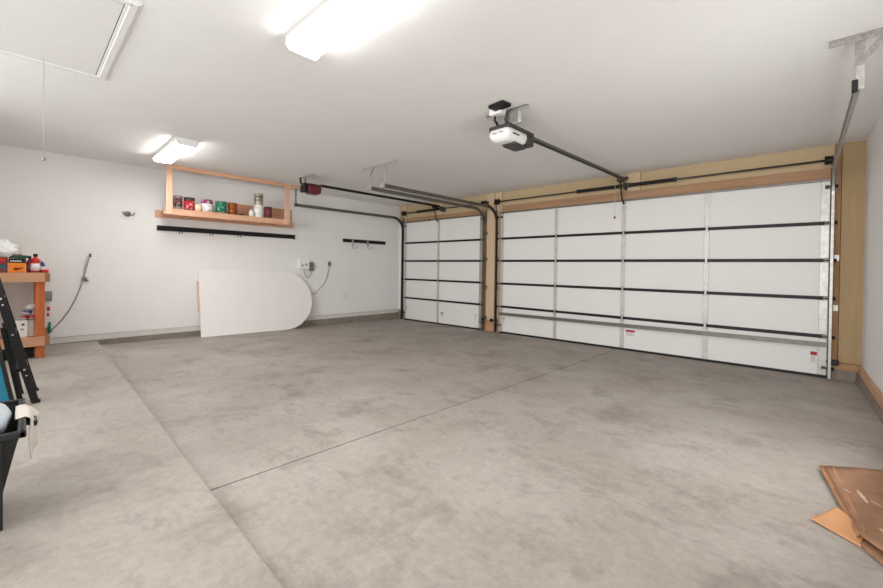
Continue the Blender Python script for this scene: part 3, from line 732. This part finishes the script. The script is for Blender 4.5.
t = thing('wall_outlet', 'white wall outlet low on the left wall near the corner', 'outlet', (0, -1.62, .52))
MB().box((0, -1.70, .52), (.012, -1.55, .67), .003).build('cover_plate', 'enamel', t)
for z in (.605, .54):
    MB().box((.011, -1.645, z), (.014, -1.605, z + .042), .001).build('socket', 'enamel', t)

# ------------------------------------------------------------------ arched white board leaning on the wall
t = thing('arched_board', 'large white board with one rounded end leaning against left wall', 'board', (.23, -3.6, zf(.23, -3.6)))
BH = 1.2
def bpnt(y, h, off=0.):      # y along the wall, h up the slope
    base = V((.235, y, zf(.235, y) + .004)); up = V((-.19, 0, 1.18)).normalized(); n = V((up.z, 0, -up.x))
    return base + up * h + n * off
poly = [(-4.675, 0)]
r = .598; yc = -3.135
for k in range(33):
    a = -PI / 2 + PI * k / 32; poly.append((yc + r * math.cos(a), r + r * math.sin(a)))
poly.append((-4.675, BH - .004))
m = MB(); a = [m.bm.verts.new(bpnt(y, h)) for y, h in poly]; b = [m.bm.verts.new(bpnt(y, h, -.028)) for y, h in poly]
m.bm.faces.new(a); m.bm.faces.new(b[::-1])
for k in range(len(poly)): m.bm.faces.new((a[k], b[k], b[(k + 1) % len(poly)], a[(k + 1) % len(poly)]))
m.build('board', 'offwhite', t)
m = MB(); p0 = bpnt(-4.672, .46, -.05); p1 = bpnt(-4.672, 1.0, -.05); m.bar(p0, p1, .04, .03, up=(1, 0, 0)); m.build('batten', 'shelf_z', t)

# ------------------------------------------------------------------ workbench
t = thing('workbench', 'tall raw wooden workbench with lower shelf at the left edge', 'workbench', (.6, -7.05, ZS))
for x0, y1, lab in ((.93, -6.651, 0), (.12, -6.651, 0), (.93, -7.40, 0), (.12, -7.40, 0)):
    MB().box((x0, y1 - .085, ZS), (x0 + .088, y1, 1.15), .003).build('leg', 'bench_z', t)
MB().box((1.018, -7.5, 1.055), (1.058, -6.652, 1.163), .003).build('end_apron', 'bench_y', t)
MB().box((.1, -6.651, 1.055), (1.058, -6.608, 1.163), .003).build('front_apron', 'endgrain', t)
MB().box((.1, -7.5, 1.15), (1.02, -6.65, 1.17), .002).build('bench_top', 'bench_y', t)
MB().box((1.018, -7.5, .258), (1.058, -6.652, .37), .003).build('end_rail', 'bench_y', t)
MB().box((.1, -6.651, .258), (1.058, -6.608, .37), .003).build('front_rail', 'endgrain', t)
MB().box((.1, -7.5, .355), (1.02, -6.65, .372), .002).build('lower_shelf', 'bench_y', t)
ZT = 1.171
t = thing('tool_case', 'dark red case under a plastic bag at the left frame edge', 'case', (.85, -7.1, ZT))
MB().box((.72, -7.27, ZT), (.95, -6.975, ZT + .10), .006).build('base', 'maroon', t)
MB().box((.72, -7.27, ZT + .102), (.95, -6.975, ZT + .185), .006).build('lid', 'dred', t)
MB().box((.95, -7.2, ZT + .055), (.953, -6.995, ZT + .09)).build('label_strip', 'teal', t)
MB().box((.95, -7.15, ZT + .13), (.954, -6.99, ZT + .165)).build('latch_panel', 'red', t)
t = thing('tool_box', 'orange cardboard box with black top on the workbench', 'box', (.85, -6.89, ZT))
MB().box((.76, -6.965, ZT), (.955, -6.82, ZT + .118), .003).build('carton', 'orange', t)
m = MB(); m.obox((.957, -6.89, ZT + .045), ((0, 1, .15), (1, 0, 0)), (.05, .02, .003)); m.obox((.957, -6.865, ZT + .05), ((0, 1, .5), (1, 0, 0)), (.05, .012, .003)); m.lathe((.956, -6.905, ZT + .045), [(.004, 0), (.02, 0), (.02, .002), (.004, .002)], 14, 'x'); m.build('picture', 'dred', t)
MB().box((.755, -6.967, ZT + .118), (.958, -6.818, ZT + .172), .003).build('lid_band', 'black', t)
m = MB()
for k in range(5): m.box((.958, -6.95 + k * .02, ZT + .132), (.961, -6.938 + k * .02, ZT + .148))
m.build('lettering', 'paper', t)
t = thing('hand_tool', 'green and black hand tool lying on top of the orange box', 'tool', (.86, -6.87, ZT + .174))
MB().box((.82, -6.93, ZT + .174), (.95, -6.80, ZT + .212), .008).build('tool_body', 'dgreen', t)
MB().box((.84, -6.925, ZT + .212), (.93, -6.85, ZT + .228), .005).build('grip', 'cardedge', t)
m = MB(); m.tube([(.90, -6.93, ZT + .19), (.92, -6.955, ZT + .19)], .014, 8); m.build('nose', 'black', t)
m = MB(); m.blob((.85, -7.035, ZT + .275), (.12, .14, .11), 3, .42, 4, 5., zmin=ZT + .188); tag(m.build('plastic_bag', 'bag'), 'crumpled white plastic bag on the dark red case', 'bag')
G = 'bottles on the workbench'
def bottle(name, label, cat, x, y, r, h, body, band, capm, caph):
    t = thing(name, label, cat, (x, y, ZT), G)
    MB().lathe((x, y, ZT), [(r * .3, 0), (r, .003), (r, h * .72), (r * .85, h * .82), (r * .42, h * .9), (r * .4, h), (.002, h)], 24).build('body', body, t)
    MB().lathe((x, y, ZT), [(r * .98, h * .1), (r * 1.015, h * .1), (r * 1.015, h * .55), (r * .98, h * .55)], 24).build('paper_label', band, t)
    MB().lathe((x, y, ZT), [(.003, h - .004), (r * .5, h - .004), (r * .48, h + caph), (.003, h + caph)], 18).build('cap', capm, t)
    return t
bottle('bottle', 'dark red bottle between the orange box and the red bottle', 'bottle', .90, -6.785, .03, .175, 'dred', 'maroon', 'dark', .03)
bottle('bottle', 'bright red bottle with white label and black cap on workbench', 'bottle', .92, -6.735, .043, .205, 'red', 'p_bottle', 'black', .028)
bottle('spray_can', 'blue and white spray can at the workbench corner', 'spray can', .88, -6.675, .028, .14, 'blue', 'p_bottle', 'white', .02)
t = thing('tape_roll', 'red tape roll lying at the right end of the workbench', 'tape', (.93, -6.65, ZT))
MB().lathe((.93, -6.65, ZT), [(.018, .002), (.036, 0), (.036, .038), (.018, .036), (.018, .002)], 24).build('roll', 'red', t)
MB().lathe((.93, -6.65, ZT), [(.012, .0), (.019, .0), (.019, .037), (.012, .037), (.012, 0)], 24).build('core', 'dred', t)
# things on the lower shelf
ZL = .373
t = thing('carton', 'white carton with dark markings on the workbench lower shelf', 'box', (.85, -6.88, ZL))
MB().box((.74, -6.985, ZL), (.96, -6.80, ZL + .205), .004).build('carton_body', 'paper', t)
MB().lathe((.96, -6.84, ZL + .155), [(.004, 0), (.014, 0), (.014, .003), (.004, .003)], 16, 'x').build('round_mark', 'dark', t)
MB().box((.96, -6.862, ZL + .085), (.963, -6.835, ZL + .105)).build('black_print', 'print', t)
m = MB()
for k in range(4): m.box((.96, -6.96, ZL + .05 + k * .03), (.963, -6.90, ZL + .056 + k * .03))
m.build('print_lines', 'clear', t)
m = MB(); m.box((.74, -6.795, ZL), (.95, -6.745, ZL + .2), .004); tag(m.build('carton', 'greycard'), 'grey carton right of the white carton on the lower shelf', 'box')
def packet(label, y0, y1, z0, z1, mt, seed, mk=None, x=.86):
    m = MB(); m.blob((x, (y0 + y1) / 2, (z0 + z1) / 2), (.075, (y1 - y0) / 2, (z1 - z0) / 2), seed, .16, 3, 5.)
    t = thing('packet', label, 'packet', (x, (y0 + y1) / 2, z0), 'packets heaped on the lower shelf cartons')
    m.build('wrapper', mt, t)
packet('red packet heaped on the white carton', -6.87, -6.78, ZL + .205, ZL + .265, 'p_pink', 1)
packet('blue and white packet above the red packet', -6.86, -6.745, ZL + .262, ZL + .33, 'p_blue', 2)
packet('white packet at the top of the heap under the bench', -6.82, -6.72, ZL + .325, ZL + .40, 'paper', 5)
packet('purple and white packet against the workbench post', -6.79, -6.72, ZL + .20, ZL + .262, 'p_pink', 8)
t = thing('storage_box', 'black box on the floor under the workbench lower shelf', 'box', (.75, -6.88, ZS))
MB().box((.55, -7.0, ZS), (.93, -6.75, ZS + .12), .01).build('box_body', 'black', t)
MB().box((.54, -7.01, ZS + .12), (.94, -6.74, ZS + .142), .006).build('lid', 'black', t)

# ------------------------------------------------------------------ folded stepladder and teal panel
t = thing('step_ladder', 'black folded stepladder leaning back at the left frame edge', 'ladder', (3.05, -6.8, ZS))
def rail_pts(y0, z0, y1, z1, x): return [(x, y0, z0), (x, y1, z1)]
def ly(z): return -6.775 - .228 * (z - ZS)
for x in (3.26, 2.82):
    o = MB().bar((x, ly(ZS + .012), ZS + .012), (x, ly(1.93), 1.93), .05, .028, up=(1, 0, 0), bev=.004).build('front_rail', 'black', t)
    MB().box((x - .02, -6.80, ZS), (x + .02, -6.745, ZS + .028), .006).build('rubber_foot', 'black', o)
    xx = x - .02 if x > 3 else x + .02
    o = MB().bar((xx, -6.862, ZS + .012), (xx, -6.965, .76), .034, .024, up=(1, 0, 0), bev=.004).build('rear_rail', 'black', t)
    MB().box((xx - .015, -6.882, ZS), (xx + .015, -6.842, ZS + .02), .004).build('rubber_foot', 'black', o)
for k, z in enumerate((.40, .70, 1.0, 1.3, 1.6)):
    y = ly(z)
    MB().box((2.84, y - .05, z - .02), (3.25, y + .022, z + .01), .006).build('tread', 'black', t)
    for dy, dz, rr in ((0, 0, .009), (.012, -.05, .007)): MB().cyl((3.27, y + dy, z + dz), (3.277, y + dy, z + dz), rr, 10).build('rivet', 'chrome', t)
MB().obox((3.278, ly(.58) + .002, .58), ((0, -.228, 1), (1, 0, 0)), (.17, .062, .006)).build('hinge_plate', 'black', t)
MB().box((2.80, -7.26, 1.92), (3.28, -7.15, 1.96), .01).build('top_cap', 'black', t)
t = thing('teal_panel', 'teal panel with dark edging leaning left of the black stepladder', 'panel', (3.4, -7.05, ZS))
def lean(x, y0, y1, z0, z1, th, nm, mt, par=t):
    MB().prism([(x, y0, z0), (x, y1, z0), (x, y1 - (z1 - z0) * .17, z1), (x, y0 - (z1 - z0) * .17, z1)], (th, 0, 0)).build(nm, mt, par)
lean(3.34, -7.40, -6.912, ZS + .03, .95, .03, 'panel_face', 'teal')
lean(3.335, -6.912, -6.886, ZS, .97, .04, 'edge_trim', 'black')
lean(3.335, -7.42, -6.91, ZS, ZS + .03, .04, 'edge_trim', 'black')

# ------------------------------------------------------------------ black tub with bag and cloth
t = thing('storage_tub', 'black plastic tub holding a bag at the lower left corner', 'tub', (5.25, -7.1, ZS))
def tub(x0, x1, y0, y1, z0, z1, tap, th):
    m = MB()
    def rect(i, z, d): return [(x0 + d, y0 + d, z), (x1 - d, y0 + d, z), (x1 - d, y1 - d, z), (x0 + d, y1 - d, z)]
    ro = [m.bm.verts.new(p) for p in rect(0, z1, 0)]; bo = [m.bm.verts.new(p) for p in rect(0, z0, tap)]
    ri = [m.bm.verts.new(p) for p in rect(0, z1, th)]; bi = [m.bm.verts.new(p) for p in rect(0, z0 + th, tap + th)]
    for k in range(4):
        j = (k + 1) % 4
        m.bm.faces.new((ro[k], ro[j], bo[j], bo[k])); m.bm.faces.new((ri[j], ri[k], bi[k], bi[j])); m.bm.faces.new((ro[j], ro[k], ri[k], ri[j]))
    m.bm.faces.new(bo); m.bm.faces.new(bi)
    return m
TZ = .575
tub(5.03, 5.60, -7.36, -6.87, ZS, TZ - .02, .10, .006).build('tub_body', 'tote', t)
m = MB(); w = .022
m.box((5.01, -7.38, TZ - .03), (5.035, -6.85, TZ), .006); m.box((5.595, -7.38, TZ - .03), (5.62, -6.85, TZ), .006)
m.box((5.01, -7.38, TZ - .03), (5.62, -7.355, TZ), .006); m.box((5.01, -6.875, TZ - .03), (5.62, -6.85, TZ), .006)
m.build('rim', 'tote', t)
m = MB(); m.tube([(5.27, -6.86, TZ - .03), (5.27, -6.82, TZ - .05), (5.36, -6.82, TZ - .05), (5.36, -6.86, TZ - .03)], .013, 8); m.build('handle', 'tote', t)
m = MB()
for x in (5.14, 5.3, 5.45): m.bar((x, -6.872, TZ - .035), (x, -6.957, ZS + .02), .012, .02, up=(1, 0, 0))
for y in (-7.2, -7.05, -6.93): m.bar((5.60, y, TZ - .035), (5.506, y, ZS + .02), .012, .02, up=(0, 1, 0))
m.build('rib', 'tote', t)
m = MB(); m.blob((5.29, -7.05, TZ - .015), (.22, .155, .10), 11, .12, 4, 3.); tag(m.build('plastic_sack', 'bagblue'), 'pale blue white sack inside the black tub', 'bag')
def cl(u, v):
    x = 5.19 + .22 * u
    s = v * .255
    fl = (1 - u) * .03
    if s < .035: return (x, -6.885 + s, TZ + .006 + .004 * math.sin(s * 60 + u * 5))
    if s < .06: return (x, -6.85 + (s - .035) * .7, TZ + .008 - (s - .035) * .5)
    k = min(1, (s - .06) / .05)
    return (x, -6.832 + fl * k + .006 * math.sin(u * 8 + s * 20) * k, TZ - .005 - (s - .06) * (1.0 - .2 * (1 - u)))
m = MB()
vs = [[m.bm.verts.new(V(cl(i / 10, j / 24))) for j in range(25)] for i in range(11)]
for i in range(10):
    for j in range(24):
        f = m.bm.faces.new((vs[i][j], vs[i + 1][j], vs[i + 1][j + 1], vs[i][j + 1])); f.smooth = True
o = m.build('cloth', 'cloth'); tag(o, 'white printed cloth draped over the right rim of the black tub', 'cloth')
md = o.modifiers.new('thickness', 'SOLIDIFY'); md.thickness = .004

# ------------------------------------------------------------------ flattened cardboard
t = thing('cardboard_box', 'flattened brown cardboard box on the floor at the lower right', 'cardboard box', (8.3, -3.9, zf(8.3, -3.9)))
def sheet(pts, nm, mt, z, th=.006, amp=.006, seed=0., bend=0.):
    A, B, C_, D = [V((p[0], p[1], 0)) for p in pts]
    from mathutils import noise
    def fn(u, v):
        p = A * (1 - u) * (1 - v) + B * u * (1 - v) + C_ * u * v + D * (1 - u) * v
        h = z(u, v) if callable(z) else z
        return (p.x, p.y, zf(p.x, p.y) + h + amp * noise.noise(V((p.x * 5 + seed, p.y * 5, seed))))
    return MB().grid(fn, 14, 14, th).build(nm, mt, t)
top = sheet([(8.125, -3.40), (8.50, -3.22), (8.52, -4.60), (8.245, -4.22)], 'top_sheet', 'cardtop', lambda u, v: .030 + .045 * u * (1 - v) + .012 * (1 - u), amp=.008, seed=2.)
sheet([(8.10, -3.37), (8.165, -3.37), (8.262, -4.17), (8.235, -4.21)], 'folded_flap', 'cardedge', lambda u, v: .022 + .024 * u, amp=.003, seed=4.)
sheet([(8.15, -3.42), (8.48, -3.26), (8.50, -4.66), (8.25, -4.29)], 'lower_sheet', 'cardtop', .012, amp=.005, seed=7.)
sheet([(8.075, -4.15), (8.17, -3.96), (8.265, -4.10), (8.245, -4.27)], 'side_flap', 'cardor', lambda u, v: .012 + .02 * u * u, amp=.004, seed=9.)
from mathutils import noise as _nz
def top_z(x, y): return zf(x, y) + .030 + .045 * .4 * .6 + .02
def tear(p0, p1, w):
    d = V((p1[0] - p0[0], p1[1] - p0[1], 0)); L = d.length; d.normalize(); n = V((-d.y, d.x, 0)); m = MB(); a = []
    N = 9
    for k in range(N): a.append((k / (N - 1), w * (.35 + .65 * math.sin(PI * k / (N - 1))) * random.uniform(.5, 1.1)))
    pts = [V((p0[0], p0[1], 0)) + d * L * t_ + n * ww for t_, ww in a] + [V((p0[0], p0[1], 0)) + d * L * t_ - n * ww * .6 for t_, ww in reversed(a)]
    deps = bpy.context.evaluated_depsgraph_get()
    out = []
    for p in pts:
        hit, loc, no, idx = top.ray_cast(V((p.x, p.y, 2)) - TL, V((0, 0, -1)))
        out.append((p.x, p.y, (loc + TL).z + .0015 if hit else zf(p.x, p.y) + .06))
    m.prism(out, (0, 0, .0012)); m.build('torn_patch', 'scuff', t)
TL = V(t.location)
bpy.context.view_layer.update()
tear((8.253, -3.70), (8.285, -3.845), .014)
tear((8.20, -3.72), (8.228, -3.755), .005)
tear((8.30, -3.80), (8.345, -3.86), .005)
tear((8.31, -4.10), (8.33, -4.13), .008)

# ------------------------------------------------------------------ light, world, camera
W = bpy.data.worlds.new('ambient_fill'); S.world = W; W.use_nodes = True  # added even fill, entering where the back is left open
W.node_tree.nodes['Background'].inputs['Color'].default_value = (1, .99, .985, 1)
W.node_tree.nodes['Background'].inputs['Strength'].default_value = 1.6

def area(name, loc, d, sx, sy, p):
    la = bpy.data.lights.new(name, 'AREA'); la.shape = 'RECTANGLE'; la.size = sx; la.size_y = sy; la.energy = p
    lo = bpy.data.objects.new(name, la); COL.objects.link(lo); lo.location = loc
    lo.rotation_euler = V(d).to_track_quat('-Z', 'Y').to_euler()
area('right_fill', (8.53, -3.6, 1.3), (-1, .15, .15), 1.4, 1.8, 28.)  # added fill lamp with no side door behind it; lifts the far left
area('back_fill', (7.3, -14, 2.0), (-.22, 1, .05), 4, 3, 410.)  # added fill lamp behind the camera, no real source; brightens the doors

cam = bpy.data.cameras.new('camera'); co = bpy.data.objects.new('camera', cam); COL.objects.link(co)
F, CY, YAW, PITCH, ROLL = 402.3723, 271.1454, -.7614, -.0088, -.0142
C0 = V((8.1073, -6.874, 1.3044))
f = V((math.sin(YAW) * math.cos(PITCH), math.cos(YAW) * math.cos(PITCH), math.sin(PITCH)))
r0 = V((math.cos(YAW), -math.sin(YAW), 0)); d0 = -r0.cross(f)
r2 = r0 * math.cos(ROLL) + d0 * math.sin(ROLL); d2 = -r0 * math.sin(ROLL) + d0 * math.cos(ROLL)
mt = Matrix((r2, -d2, -f)).transposed().to_4x4(); mt.translation = C0
co.matrix_world = mt
cam.sensor_fit = 'HORIZONTAL'; cam.sensor_width = 36.; cam.lens = 36. * F / 883.
cam.shift_y = -(294 - CY) / 883.; cam.clip_start = .02
S.camera = co
S.view_settings.view_transform = 'Standard'; S.view_settings.look = 'None'
S.view_settings.exposure = .14; S.view_settings.gamma = 1.; S.view_settings.use_curve_mapping = False
